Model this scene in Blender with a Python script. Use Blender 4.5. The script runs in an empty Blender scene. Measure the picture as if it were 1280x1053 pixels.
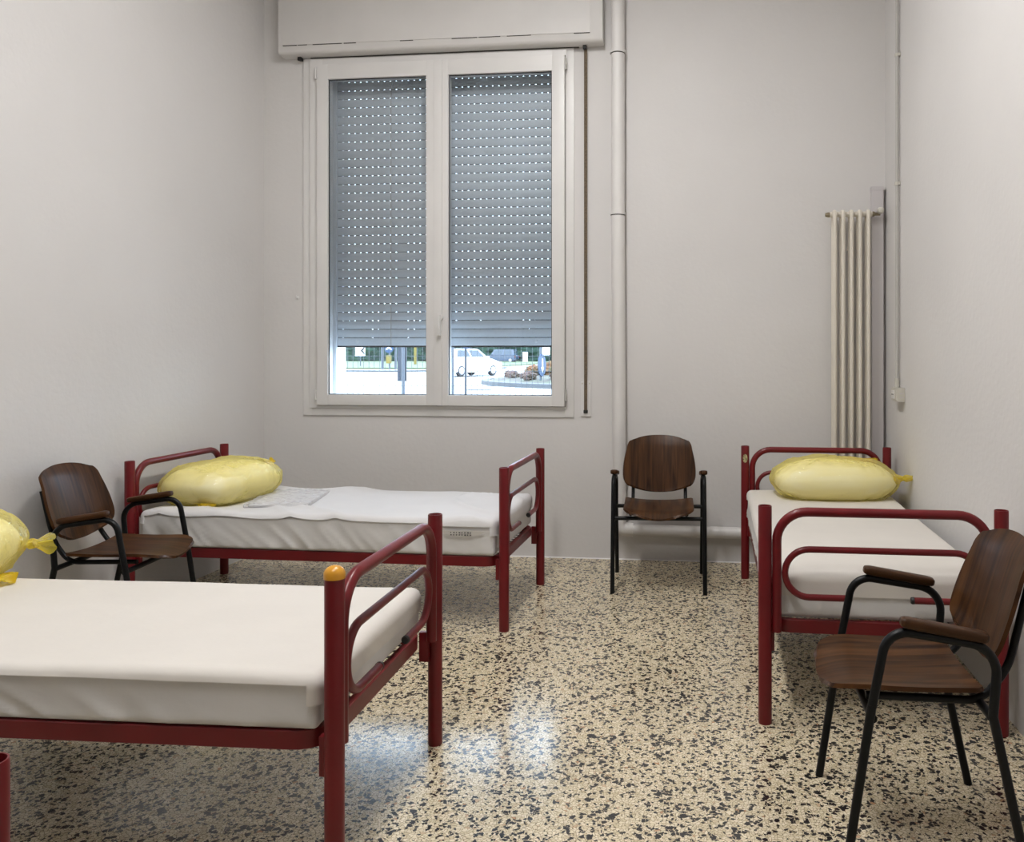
import bpy, bmesh, math, random
from mathutils import Vector, Matrix, noise

S = bpy.context.scene
C = S.collection
PI = math.pi
R = math.radians

# ------------------------------------------------------------------ camera, world, exposure
cam_d = bpy.data.cameras.new('camera')
cam = bpy.data.objects.new('camera', cam_d)
C.objects.link(cam)
cam.location = (0, 0, 1.343)
cam.rotation_euler = (R(90), 0, R(6.42))
cam_d.sensor_fit = 'HORIZONTAL'
cam_d.sensor_width = 36
cam_d.lens = 36 * 1043.8 / 1280
cam_d.shift_x = -(771.9 - 640) / 1280
cam_d.shift_y = -(526.5 - 441.7) / 1280
cam_d.clip_end = 600
S.camera = cam

W = bpy.data.worlds.new('world')
S.world = W
W.use_nodes = True
wb = W.node_tree.nodes['Background']
wb.inputs[0].default_value = (0.64, 0.81, 1.0, 1)
wb.inputs[1].default_value = 11.0
LAMP = 58.0                      # strength of the fluorescent diffusers
LAMP_COLOR = (1.0, 0.98, 0.967, 1)

S.view_settings.view_transform = 'Standard'
S.view_settings.look = 'None'
S.view_settings.gamma = 1
S.view_settings.exposure = 0.0
S.view_settings.use_curve_mapping = False
try:
    S.cycles.use_denoising = True
    S.cycles.max_bounces = 10
    S.cycles.diffuse_bounces = 6
    S.cycles.transparent_max_bounces = 16
    S.cycles.sample_clamp_indirect = 8
except Exception:
    pass

# ------------------------------------------------------------------ materials
def nm(name):
    m = bpy.data.materials.new(name)
    m.use_nodes = True
    nt = m.node_tree
    return m, nt, nt.nodes['Principled BSDF'], nt.nodes, nt.links

def mat(name, col, rough=0.5, metal=0.0, var=0.0, vscale=8.0, bump=0.0, bscale=60.0, col2=None, stretch=None, spec=0.5, coat=0.0):
    """plain procedural: noise varies the colour between col and col2, a second noise gives the relief"""
    m, nt, b, N, L = nm(name)
    b.inputs['Base Color'].default_value = (*col, 1)
    b.inputs['Roughness'].default_value = rough
    b.inputs['Metallic'].default_value = metal
    b.inputs['Specular IOR Level'].default_value = spec
    b.inputs['Coat Weight'].default_value = coat
    tc = N.new('ShaderNodeTexCoord')
    mp = N.new('ShaderNodeMapping')
    L.new(tc.outputs['Object'], mp.inputs[0])
    if stretch:
        mp.inputs['Scale'].default_value = stretch
    if var or col2:
        n = N.new('ShaderNodeTexNoise')
        n.inputs['Scale'].default_value = vscale
        n.inputs['Detail'].default_value = 5
        L.new(mp.outputs[0], n.inputs['Vector'])
        mx = N.new('ShaderNodeMix')
        mx.data_type = 'RGBA'
        c2 = col2 or tuple(c * (1 - var) for c in col)
        mx.inputs['A'].default_value = (*col, 1)
        mx.inputs['B'].default_value = (*c2, 1)
        rp = N.new('ShaderNodeMapRange')
        rp.inputs['From Min'].default_value = 0.35
        rp.inputs['From Max'].default_value = 0.65
        L.new(n.outputs['Fac'], rp.inputs['Value'])
        L.new(rp.outputs[0], mx.inputs['Factor'])
        L.new(mx.outputs['Result'], b.inputs['Base Color'])
    if bump:
        n2 = N.new('ShaderNodeTexNoise')
        n2.inputs['Scale'].default_value = bscale
        n2.inputs['Detail'].default_value = 4
        L.new(mp.outputs[0], n2.inputs['Vector'])
        bp = N.new('ShaderNodeBump')
        bp.inputs['Strength'].default_value = bump
        bp.inputs['Distance'].default_value = 0.01
        L.new(n2.outputs['Fac'], bp.inputs['Height'])
        L.new(bp.outputs[0], b.inputs['Normal'])
    return m

def wood_mat():
    m, nt, b, N, L = nm('dark_plywood')
    tc = N.new('ShaderNodeTexCoord')
    mp = N.new('ShaderNodeMapping')
    mp.inputs['Scale'].default_value = (26, 1.6, 1.6)
    L.new(tc.outputs['Object'], mp.inputs[0])
    n = N.new('ShaderNodeTexNoise')
    n.inputs['Scale'].default_value = 1.6
    n.inputs['Detail'].default_value = 6
    n.inputs['Distortion'].default_value = 0.8
    L.new(mp.outputs[0], n.inputs['Vector'])
    cr = N.new('ShaderNodeValToRGB')
    e = cr.color_ramp.elements
    e[0].position = 0.3; e[0].color = (0.017, 0.0066, 0.0026, 1)
    e[1].position = 0.72; e[1].color = (0.088, 0.036, 0.0115, 1)
    L.new(n.outputs['Fac'], cr.inputs[0])
    L.new(cr.outputs[0], b.inputs['Base Color'])
    b.inputs['Roughness'].default_value = 0.40
    b.inputs['Specular IOR Level'].default_value = 0.14
    b.inputs['Coat Weight'].default_value = 0.06
    b.inputs['Coat Roughness'].default_value = 0.25
    bp = N.new('ShaderNodeBump')
    bp.inputs['Strength'].default_value = 0.08
    bp.inputs['Distance'].default_value = 0.004
    L.new(n.outputs['Fac'], bp.inputs['Height'])
    L.new(bp.outputs[0], b.inputs['Normal'])
    return m

def terrazzo_mat():
    m, nt, b, N, L = nm('terrazzo')
    tc = N.new('ShaderNodeTexCoord')
    # warp so that the chips look broken, not cellular
    nz = N.new('ShaderNodeTexNoise'); nz.inputs['Scale'].default_value = 62; nz.inputs['Detail'].default_value = 3
    L.new(tc.outputs['Object'], nz.inputs['Vector'])
    sub = N.new('ShaderNodeVectorMath'); sub.operation = 'SUBTRACT'
    L.new(nz.outputs['Color'], sub.inputs[0]); sub.inputs[1].default_value = (.5, .5, .5)
    sc = N.new('ShaderNodeVectorMath'); sc.operation = 'SCALE'
    L.new(sub.outputs[0], sc.inputs[0]); sc.inputs['Scale'].default_value = 0.021
    ad = N.new('ShaderNodeVectorMath'); ad.operation = 'ADD'
    L.new(tc.outputs['Object'], ad.inputs[0]); L.new(sc.outputs[0], ad.inputs[1])
    def vor(scale, feature='F1'):
        v = N.new('ShaderNodeTexVoronoi'); v.feature = feature
        v.voronoi_dimensions = '2D'
        v.inputs['Scale'].default_value = scale
        L.new(ad.outputs[0], v.inputs['Vector'])
        return v
    chips = vor(92)
    edge = vor(92, 'DISTANCE_TO_EDGE')
    cr = N.new('ShaderNodeValToRGB')                # chip colours
    e = cr.color_ramp.elements
    e[0].position = 0.0; e[0].color = (0.62, 0.525, 0.35, 1)
    e[1].position = 1.0; e[1].color = (0.90, 0.81, 0.62, 1)
    for p, c in ((0.42, (0.77, 0.675, 0.48, 1)), (0.80, (0.84, 0.745, 0.56, 1)), (0.975, (0.70, 0.60, 0.42, 1)), (0.985, (0.50, 0.27, 0.15, 1))):
        x = e.new(p); x.color = c
    sx = N.new('ShaderNodeSeparateColor'); L.new(chips.outputs['Color'], sx.inputs[0])
    L.new(sx.outputs[0], cr.inputs[0])
    # mortar lines
    er = N.new('ShaderNodeMapRange'); er.inputs['From Min'].default_value = 0.02; er.inputs['From Max'].default_value = 0.10
    L.new(edge.outputs['Distance'], er.inputs['Value'])
    mj = N.new('ShaderNodeMix'); mj.data_type = 'RGBA'
    mj.inputs['A'].default_value = (0.17, 0.13, 0.075, 1)
    L.new(er.outputs[0], mj.inputs['Factor']); L.new(cr.outputs[0], mj.inputs['B'])
    # black chips, two sizes
    last = mj.outputs['Result']
    for scale, thr, shrink in ((72, 0.16, 0.05), (108, 0.15, 0.04), (52, 0.05, 0.04)):
        v = vor(scale); d = vor(scale, 'DISTANCE_TO_EDGE')
        s2 = N.new('ShaderNodeSeparateColor'); L.new(v.outputs['Color'], s2.inputs[0])
        lt = N.new('ShaderNodeMath'); lt.operation = 'LESS_THAN'; lt.inputs[1].default_value = thr
        L.new(s2.outputs[1], lt.inputs[0])
        dr = N.new('ShaderNodeMapRange'); dr.inputs['From Min'].default_value = shrink; dr.inputs['From Max'].default_value = shrink + 0.05
        L.new(d.outputs['Distance'], dr.inputs['Value'])
        mu = N.new('ShaderNodeMath'); mu.operation = 'MULTIPLY'
        L.new(lt.outputs[0], mu.inputs[0]); L.new(dr.outputs[0], mu.inputs[1])
        mb = N.new('ShaderNodeMix'); mb.data_type = 'RGBA'
        L.new(mu.outputs[0], mb.inputs['Factor']); L.new(last, mb.inputs['A'])
        mb.inputs['B'].default_value = (0.014, 0.014, 0.016, 1)
        last = mb.outputs['Result']
    # worn traffic stains
    ns = N.new('ShaderNodeTexNoise'); ns.inputs['Scale'].default_value = 1.7; ns.inputs['Detail'].default_value = 6
    L.new(tc.outputs['Object'], ns.inputs['Vector'])
    mr = N.new('ShaderNodeMapRange'); mr.inputs['From Min'].default_value = 0.3; mr.inputs['From Max'].default_value = 0.7
    mr.inputs['To Min'].default_value = 0.86; mr.inputs['To Max'].default_value = 1.0
    L.new(ns.outputs['Fac'], mr.inputs['Value'])
    mm = N.new('ShaderNodeVectorMath'); mm.operation = 'SCALE'
    L.new(last, mm.inputs[0]); L.new(mr.outputs[0], mm.inputs['Scale'])
    L.new(mm.outputs[0], b.inputs['Base Color'])
    rr = N.new('ShaderNodeMapRange'); rr.inputs['To Min'].default_value = 0.14; rr.inputs['To Max'].default_value = 0.23
    L.new(ns.outputs['Fac'], rr.inputs['Value']); L.new(rr.outputs[0], b.inputs['Roughness'])
    b.inputs['Specular IOR Level'].default_value = 0.75
    return m

def glass_mat(name, tint, gloss=0.06, rough=0.0):
    m, nt, b, N, L = nm(name)
    out = N['Material Output']
    t = N.new('ShaderNodeBsdfTransparent'); t.inputs[0].default_value = (*tint, 1)
    g = N.new('ShaderNodeBsdfGlossy'); g.inputs['Roughness'].default_value = rough
    g.inputs[0].default_value = (1, 1, 1, 1)
    lw = N.new('ShaderNodeFresnel'); lw.inputs[0].default_value = 1.45
    mx = N.new('ShaderNodeMixShader')
    L.new(lw.outputs[0], mx.inputs[0])
    L.new(t.outputs[0], mx.inputs[1]); L.new(g.outputs[0], mx.inputs[2])
    L.new(mx.outputs[0], out.inputs[0])
    return m

def film_mat(name, tint, body, bodyf, bump=0.5, edge=None):
    """crumpled plastic film: part clear, part milky, glossy"""
    m, nt, b, N, L = nm(name)
    out = N['Material Output']
    tc = N.new('ShaderNodeTexCoord')
    n = N.new('ShaderNodeTexNoise'); n.inputs['Scale'].default_value = 26; n.inputs['Detail'].default_value = 3
    n.inputs['Distortion'].default_value = 1.5
    L.new(tc.outputs['Object'], n.inputs['Vector'])
    bp = N.new('ShaderNodeBump'); bp.inputs['Strength'].default_value = bump; bp.inputs['Distance'].default_value = 0.012
    L.new(n.outputs['Fac'], bp.inputs['Height'])
    t = N.new('ShaderNodeBsdfTransparent')
    lw = N.new('ShaderNodeLayerWeight'); lw.inputs[0].default_value = 0.55      # longer way through the film at a slant
    ct = N.new('ShaderNodeMix'); ct.data_type = 'RGBA'
    ct.inputs['A'].default_value = (*tint, 1); ct.inputs['B'].default_value = (*(edge or tint), 1)
    L.new(lw.outputs['Facing'], ct.inputs['Factor']); L.new(ct.outputs['Result'], t.inputs[0])
    d = N.new('ShaderNodeBsdfDiffuse'); d.inputs[0].default_value = (*body, 1)
    tl = N.new('ShaderNodeBsdfTranslucent'); tl.inputs[0].default_value = (*body, 1)
    md = N.new('ShaderNodeMixShader'); md.inputs[0].default_value = 0.4
    L.new(d.outputs[0], md.inputs[1]); L.new(tl.outputs[0], md.inputs[2])
    m1 = N.new('ShaderNodeMixShader')
    br = N.new('ShaderNodeMapRange'); br.inputs['From Min'].default_value = 0.25; br.inputs['From Max'].default_value = 0.95
    br.inputs['To Min'].default_value = bodyf; br.inputs['To Max'].default_value = min(0.9, bodyf + 0.5)
    L.new(lw.outputs['Facing'], br.inputs['Value']); L.new(br.outputs[0], m1.inputs[0])
    L.new(t.outputs[0], m1.inputs[1]); L.new(md.outputs[0], m1.inputs[2])
    g = N.new('ShaderNodeBsdfGlossy'); g.inputs['Roughness'].default_value = 0.12
    L.new(bp.outputs[0], g.inputs['Normal'])
    f = N.new('ShaderNodeFresnel'); f.inputs[0].default_value = 1.4
    L.new(bp.outputs[0], f.inputs['Normal'])
    fc = N.new('ShaderNodeMath'); fc.operation = 'MINIMUM'; fc.inputs[1].default_value = 0.30
    L.new(f.outputs[0], fc.inputs[0])
    m2 = N.new('ShaderNodeMixShader')
    L.new(fc.outputs[0], m2.inputs[0]); L.new(m1.outputs[0], m2.inputs[1]); L.new(g.outputs[0], m2.inputs[2])
    L.new(m2.outputs[0], out.inputs[0])
    return m

def emit_mat(name, col, s):
    m, nt, b, N, L = nm(name)
    b.inputs['Base Color'].default_value = (0.8, 0.8, 0.8, 1)
    b.inputs['Emission Color'].default_value = col
    b.inputs['Emission Strength'].default_value = s
    return m

M = dict(
    wall=mat('wall_paint', (0.655, 0.641, 0.630), 0.75, var=0.05, vscale=1.1, bump=0.16, bscale=34),
    frontwall=mat('brown_front_wall_paint', (0.30, 0.285, 0.27), 0.8, bump=0.1, bscale=34),  # unseen wall behind the camera, kept dark to cut bounced fill
    ceil=mat('ceiling_paint', (0.64, 0.63, 0.62), 0.9, bump=0.1, bscale=30),
    floor=terrazzo_mat(),
    wframe=mat('window_paint', (0.705, 0.695, 0.682), 0.38, var=0.05, vscale=3),
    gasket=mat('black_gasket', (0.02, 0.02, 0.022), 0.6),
    glass=glass_mat('window_glass', (0.95, 0.958, 0.965)),
    slat=mat('shutter_aluminium', (0.585, 0.65, 0.705), 0.42, var=0.05, vscale=5),
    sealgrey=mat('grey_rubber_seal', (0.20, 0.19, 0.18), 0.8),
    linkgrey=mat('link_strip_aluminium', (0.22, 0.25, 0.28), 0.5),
    rail_al=mat('guide_rail_paint', (0.62, 0.66, 0.70), 0.4),
    boxpaint=mat('box_paint', (0.66, 0.645, 0.63), 0.5, var=0.06, vscale=2.5, bump=0.06, bscale=20),
    crack=mat('dark_crack', (0.05, 0.045, 0.04), 0.9),
    pipe=mat('pipe_paint', (0.70, 0.685, 0.67), 0.45, var=0.05, vscale=3, bump=0.05, bscale=25),
    duct=mat('lilac_grey_paint', (0.55, 0.525, 0.53), 0.55),
    strap=mat('brown_webbing', (0.16, 0.12, 0.08), 0.9, var=0.4, vscale=90),
    radiator=mat('radiator_enamel', (0.70, 0.655, 0.57), 0.3, var=0.04),
    brass=mat('old_brass', (0.24, 0.20, 0.13), 0.45, metal=0.5),
    plastic=mat('ivory_plastic', (0.55, 0.53, 0.47), 0.45),
    conduit=mat('conduit_plastic', (0.46, 0.45, 0.425), 0.5),
    red=mat('red_enamel', (0.150, 0.0065, 0.0095), 0.36, col2=(0.118, 0.005, 0.0075), vscale=5, bump=0.03, bscale=20, coat=0.08, spec=0.35),
    dark=mat('black_plastic', (0.012, 0.012, 0.012), 0.45),
    yellowcap=mat('yellow_plastic', (0.62, 0.29, 0.02), 0.3),
    sticker=mat('old_sticker', (0.52, 0.47, 0.25), 0.7, col2=(0.05, 0.04, 0.02), vscale=70),
    sheet=mat('cream_sheet', (0.645, 0.615, 0.57), 0.85, var=0.035, vscale=4, bump=0.12, bscale=14),
    sheetw=mat('white_sheet', (0.655, 0.65, 0.655), 0.85, var=0.035, vscale=4, bump=0.12, bscale=14),
    cover=mat('mattress_cover', (0.64, 0.635, 0.63), 0.85, var=0.05, vscale=5, bump=0.15, bscale=16),
    pillow=mat('pillow_cloth', (0.86, 0.84, 0.76), 0.9, bump=0.1, bscale=12),
    bag=film_mat('yellow_film', (1.0, 0.993, 0.88), (0.98, 0.89, 0.33), 0.05, 1.0, (1.0, 0.88, 0.25)),
    bagknot=film_mat('gathered_yellow_film', (0.99, 0.88, 0.30), (0.90, 0.76, 0.08), 0.40, 0.6),
    clearfilm=film_mat('clear_film', (1, 1, 1), (0.85, 0.85, 0.87), 0.18, 0.9),
    wood=wood_mat(),
    black=mat('black_enamel', (0.0045, 0.005, 0.0055), 0.38, spec=0.22),
    steel=mat('screw_steel', (0.5, 0.5, 0.5), 0.35, metal=1.0),
    lampbox=mat('lamp_housing_paint', (0.75, 0.75, 0.74), 0.5),
    tube=emit_mat('fluorescent_diffuser', LAMP_COLOR, LAMP),
    tape=mat('paper_label', (0.52, 0.50, 0.47), 0.8),
    ink=mat('label_ink', (0.06, 0.06, 0.06), 0.8),
    asphalt=mat('pale_asphalt', (0.27, 0.27, 0.27), 0.9, var=0.12, vscale=0.4),
    kerb=mat('kerb_stone', (0.085, 0.088, 0.092), 0.9, var=0.2, vscale=2),
    grass=mat('grass', (0.045, 0.075, 0.022), 0.95, col2=(0.085, 0.095, 0.05), vscale=0.5),
    soil=mat('leaf_litter', (0.055, 0.038, 0.036), 0.95, col2=(0.07, 0.078, 0.05), vscale=3),
    pinkleaf=mat('pinkish_leaves', (0.105, 0.062, 0.055), 0.95, col2=(0.075, 0.062, 0.042), vscale=4),
    leaf=mat('tree_leaves', (0.012, 0.038, 0.020), 0.9, col2=(0.005, 0.016, 0.014), vscale=1.2),
    bark=mat('bark', (0.10, 0.075, 0.06), 0.95, var=0.4, vscale=6),
    autumn=mat('autumn_leaves', (0.13, 0.055, 0.022), 0.9, col2=(0.06, 0.06, 0.028), vscale=3),
    carwhite=mat('white_car_paint', (0.75, 0.75, 0.76), 0.25, coat=0.5),
    carblue=mat('dark_blue_car_paint', (0.026, 0.040, 0.070), 0.25, coat=0.5),
    carglass=mat('car_glass', (0.03, 0.045, 0.06), 0.06),
    tyre=mat('tyre_rubber', (0.02, 0.02, 0.022), 0.8),
    hub=mat('wheel_alloy', (0.45, 0.45, 0.47), 0.35, metal=0.6),
    taillight=mat('red_lens', (0.10, 0.006, 0.006), 0.2),
    headlight=mat('clear_lens', (0.7, 0.72, 0.74), 0.1),
    galv=mat('galvanised_steel', (0.06, 0.070, 0.085), 0.5, var=0.1),
    darkgalv=mat('dark_blue_grey_paint', (0.016, 0.022, 0.034), 0.5, var=0.15),
    signwhite=mat('sign_white', (0.75, 0.75, 0.75), 0.5),
    signblue=mat('sign_blue', (0.006, 0.032, 0.085), 0.5),
    signyellow=mat('sign_yellow', (0.14, 0.10, 0.005), 0.5),
    signblack=mat('sign_black', (0.008, 0.009, 0.011), 0.5),
    wire=mat('fence_wire', (0.045, 0.05, 0.055), 0.6),
    outwall=mat('outside_plaster', (0.78, 0.79, 0.80), 0.85, bump=0.1, bscale=30),
)

# ------------------------------------------------------------------ helpers
def tag(o, label=None, cat=None, group=None, kind=None):
    if label: o['label'] = label
    if cat: o['category'] = cat
    if group: o['group'] = group
    if kind: o['kind'] = kind
    return o

def empty(name, loc=(0, 0, 0), rz=0.0):
    o = bpy.data.objects.new(name, None)
    o.empty_display_size = 0.1
    C.objects.link(o)
    o.location = loc
    o.rotation_euler = (0, 0, rz)
    return o

def obj(name, bm, m, parent=None, smooth=True, loc=None):
    bmesh.ops.recalc_face_normals(bm, faces=bm.faces)
    me = bpy.data.meshes.new(name)
    bm.to_mesh(me)
    bm.free()
    me.materials.append(m)
    if smooth:
        me.polygons.foreach_set('use_smooth', [True] * len(me.polygons))
        try:
            me.set_sharp_from_angle(angle=R(42))
        except Exception:
            pass
    o = bpy.data.objects.new(name, me)
    C.objects.link(o)
    if parent: o.parent = parent
    if loc: o.location = loc
    return o

def BM(): return bmesh.new()

def box(bm, x0, x1, y0, y1, z0, z1, bev=0.0):
    v = [bm.verts.new((x, y, z)) for x in (x0, x1) for y in (y0, y1) for z in (z0, z1)]
    fs = [bm.faces.new([v[i] for i in q]) for q in ((0, 1, 3, 2), (4, 6, 7, 5), (0, 4, 5, 1), (2, 3, 7, 6), (0, 2, 6, 4), (1, 5, 7, 3))]
    if bev:
        es = {e for f in fs for e in f.edges}
        bmesh.ops.bevel(bm, geom=list(es), offset=bev, segments=2, affect='EDGES', profile=0.7)
    return bm

def fillet(pts, rad, n=7):
    """round the inner corners of a polyline; rad: one radius or one per point"""
    P = [Vector(p) for p in pts]
    out = [P[0]]
    for i in range(1, len(P) - 1):
        r = rad[i] if isinstance(rad, (list, tuple)) else rad
        a, b, c = P[i - 1], P[i], P[i + 1]
        u, v = (a - b).normalized(), (c - b).normalized()
        ang = u.angle(v)
        if r <= 0 or ang > PI - 0.02:
            out.append(b); continue
        d = min(r / math.tan(ang / 2), (a - b).length * 0.499, (c - b).length * 0.499)
        r = d * math.tan(ang / 2)
        cen = b + (u + v).normalized() * (r / math.sin(ang / 2))
        s, e = (b + u * d) - cen, (b + v * d) - cen
        tot = s.angle(e)
        ax = s.cross(e).normalized()
        for k in range(n + 1):
            out.append(cen + Matrix.Rotation(tot * k / n, 3, ax) @ s)
    out.append(P[-1])
    return out

def tube(bm, pts, r, seg=14, caps=True, closed=False, prof=None, scl=None):
    """sweep a circle (or a profile of (a, b) pairs) along a path"""
    P = [Vector(p) for p in pts]
    n = len(P)
    prof = prof or [(r * math.cos(2 * PI * k / seg), r * math.sin(2 * PI * k / seg)) for k in range(seg)]
    T = []
    for i in range(n):
        if closed:
            t = (P[(i + 1) % n] - P[i]).normalized() + (P[i] - P[i - 1]).normalized()
        elif i == 0: t = P[1] - P[0]
        elif i == n - 1: t = P[-1] - P[-2]
        else: t = (P[i + 1] - P[i]).normalized() + (P[i] - P[i - 1]).normalized()
        T.append(t.normalized())
    up = Vector((0, 0, 1)) if abs(T[0].z) < 0.9 else Vector((1, 0, 0))
    side = T[0].cross(up).normalized()
    rings = []
    for i in range(n):
        side = (side - T[i] * side.dot(T[i])).normalized()
        u = side.cross(T[i]).normalized()
        k_ = scl[i] if scl else 1
        rings.append([bm.verts.new(P[i] + (side * a + u * b) * k_) for a, b in prof])
    m = len(prof)
    for i in range(n if closed else n - 1):
        A, B = rings[i], rings[(i + 1) % n]
        for k in range(m):
            bm.faces.new((A[k], A[(k + 1) % m], B[(k + 1) % m], B[k]))
    if caps and not closed:
        bm.faces.new(list(reversed(rings[0])))
        bm.faces.new(rings[-1])
    return bm

def lathe(bm, prof, seg=20, org=(0, 0, 0), axis='Z'):
    """prof: list of (radius, height); revolved about an axis through org"""
    O = Vector(org)
    def pt(r, h, a):
        c, s = r * math.cos(a), r * math.sin(a)
        return O + (Vector((c, s, h)) if axis == 'Z' else Vector((h, c, s)) if axis == 'X' else Vector((c, h, s)))
    rows = []
    for r, h in prof:
        if r < 1e-6: rows.append([bm.verts.new(pt(0, h, 0))])
        else: rows.append([bm.verts.new(pt(r, h, 2 * PI * k / seg)) for k in range(seg)])
    for A, B in zip(rows, rows[1:]):
        for k in range(seg):
            k2 = (k + 1) % seg
            if len(A) == 1 and len(B) == 1: continue
            if len(A) == 1: bm.faces.new((A[0], B[k], B[k2]))
            elif len(B) == 1: bm.faces.new((A[k], A[k2], B[0]))
            else: bm.faces.new((A[k], A[k2], B[k2], B[k]))
    return bm

def prism(bm, poly, axis, d0, d1):
    """extrude a 2-D polygon along X ('X': poly is (y,z)), Y (poly is (x,z)) or Z (poly is (x,y))"""
    def pt(p, d):
        return (d, p[0], p[1]) if axis == 'X' else (p[0], d, p[1]) if axis == 'Y' else (p[0], p[1], d)
    A = [bm.verts.new(pt(p, d0)) for p in poly]
    B = [bm.verts.new(pt(p, d1)) for p in poly]
    n = len(poly)
    bm.faces.new(A); bm.faces.new(list(reversed(B)))
    for k in range(n):
        bm.faces.new((A[k], B[k], B[(k + 1) % n], A[(k + 1) % n]))
    return bm

def slab(bm, G, thick):
    """G[i][j]: grid of points; give it thickness along its own normals"""
    ni, nj = len(G), len(G[0])
    V = [[Vector(p) for p in row] for row in G]
    def nrm(i, j):
        a = V[min(i + 1, ni - 1)][j] - V[max(i - 1, 0)][j]
        b = V[i][min(j + 1, nj - 1)] - V[i][max(j - 1, 0)]
        c = a.cross(b)
        return c.normalized() if c.length > 1e-12 else Vector((0, 0, 1))
    A = [[bm.verts.new(V[i][j]) for j in range(nj)] for i in range(ni)]
    B = [[bm.verts.new(V[i][j] - nrm(i, j) * thick) for j in range(nj)] for i in range(ni)]
    for i in range(ni - 1):
        for j in range(nj - 1):
            bm.faces.new((A[i][j], A[i + 1][j], A[i + 1][j + 1], A[i][j + 1]))
            bm.faces.new((B[i][j], B[i][j + 1], B[i + 1][j + 1], B[i + 1][j]))
    for i in range(ni - 1):
        bm.faces.new((A[i][0], B[i][0], B[i + 1][0], A[i + 1][0]))
        bm.faces.new((A[i][-1], A[i + 1][-1], B[i + 1][-1], B[i][-1]))
    for j in range(nj - 1):
        bm.faces.new((A[0][j], A[0][j + 1], B[0][j + 1], B[0][j]))
        bm.faces.new((A[-1][j], B[-1][j], B[-1][j + 1], A[-1][j + 1]))
    return bm

# ------------------------------------------------------------------ the room
XL, XR, YB, YF, ZC = -3.04, 1.085, 5.405, -2.4, 4.05
WX0, WX1, WZ0, WZ1, WY = -2.60, -0.985, 1.03, 3.32, 5.72     # window opening, outer face

tag(obj('floor', box(BM(), XL - .2, XR + .2, YF - .2, YB + .05, -0.12, 0), M['floor'], smooth=False), kind='structure')
tag(obj('ceiling', box(BM(), XL - .2, XR + .2, YF - .2, WY, ZC, ZC + .15), M['ceil'], smooth=False), kind='structure')
tag(obj('wall_left', box(BM(), XL - .2, XL, YF - .2, WY, -0.12, ZC), M['wall'], smooth=False), kind='structure')
tag(obj('wall_right', box(BM(), XR, XR + .2, YF - .2, WY, -0.12, ZC), M['wall'], smooth=False), kind='structure')
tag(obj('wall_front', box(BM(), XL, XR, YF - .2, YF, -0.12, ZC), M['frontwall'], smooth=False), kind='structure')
b = BM()
box(b, XL, WX0, YB, WY, -0.12, ZC); box(b, WX1, XR, YB, WY, -0.12, ZC)
box(b, WX0, WX1, YB, WY, -0.12, WZ0); box(b, WX0, WX1, YB, WY, WZ1, ZC)
tag(obj('wall_back', b, M['wall'], smooth=False), kind='structure')
# thin line of filler where the back wall meets the terrazzo
b = BM(); prism(b, [(YB - .006, 0), (YB, 0), (YB, .006)], 'X', XL, XR)
tag(obj('trim_1', b, M['wframe'], smooth=False), kind='structure')

# window: fixed frame, two sashes
def frame_ring(bm, x0, x1, z0, z1, w, y0, y1, bev=0.004, wt=None, wb=None, wr=None):
    wt = wt or w; wb = wb or w; wr = wr or w
    box(bm, x0, x0 + w, y0, y1, z0, z1, bev); box(bm, x1 - wr, x1, y0, y1, z0, z1, bev)
    box(bm, x0 + w - .002, x1 - wr + .002, y0 + .0005, y1, z0, z0 + wb, bev); box(bm, x0 + w - .002, x1 - wr + .002, y0 + .0005, y1, z1 - wt, z1, bev)
    return bm
win = tag(empty('window_1', (0, 0, 0)), kind='structure')
b = BM()
frame_ring(b, -2.752, -0.893, 0.923, 3.340, 0.062, 5.392, 5.44)          # flat surround on the plaster
obj('casing', b, M['wframe'], win)
b = BM()
frame_ring(b, -2.700, -0.945, 0.975, 3.330, 0.09, 5.378, 5.45)
obj('window_frame', b, M['wframe'], win)
def sash(x0, x1, z0, z1, wl, wr, name):
    s = obj(name, frame_ring(BM(), x0, x1, z0, z1, wl, 5.355, 5.43, .006, wt=.10, wb=.07, wr=wr), M['wframe'], win)
    obj('seal', frame_ring(BM(), x0 - .004, x1 + .004, z0 - .004, z1 + .004, .0045, 5.3765, 5.379, 0), M['sealgrey'], s)  # grey strip that paints the shade line round the sash
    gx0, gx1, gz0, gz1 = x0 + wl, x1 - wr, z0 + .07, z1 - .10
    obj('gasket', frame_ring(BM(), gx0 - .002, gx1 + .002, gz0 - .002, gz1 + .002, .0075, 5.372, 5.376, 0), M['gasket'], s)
    obj('pane', box(BM(), gx0 - .004, gx1 + .004, 5.385, 5.389, gz0 - .004, gz1 + .004), M['glass'], s, smooth=False)
    return s
s1 = sash(-2.640, -1.812, .995, 3.285, .078, .068, 'sash')
s2 = sash(-1.808, -0.950, .995, 3.285, .080, .084, 'sash')
obj('astragal', box(BM(), -1.826, -1.768, 5.346, 5.36, .997, 3.283, .003), M['wframe'], s2)
hd = BM()
lathe(hd, [(0, -.016), (.017, -.014), (.021, 0)], 18, (-1.778, 5.346, 1.580), 'Y')
box(hd, -1.788, -1.768, 5.300, 5.330, 1.46, 1.596, .006)
obj('handle', hd, M['wframe'], s2)
for s, hx in ((s1, -2.648), (s2, -.942)):
    for hz in (3.19, 1.03):
        h = BM()
        lathe(h, [(0, 0), (.007, 0), (.007, .075), (0, .075)], 10, (hx, 5.358, hz))
        lathe(h, [(0, .03), (.0082, .03), (.0082, .034), (0, .034)], 10, (hx, 5.358, hz))
        obj('hinge', h, M['wframe'] if hx < -2 else M['conduit'], s)

# outside sill and the shutter guide rails belong to the window opening
obj('window_sill', box(BM(), WX0, WX1, 5.44, WY + .04, WZ0 - .03, WZ0 + .006, .003), M['outwall'], win)

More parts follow.
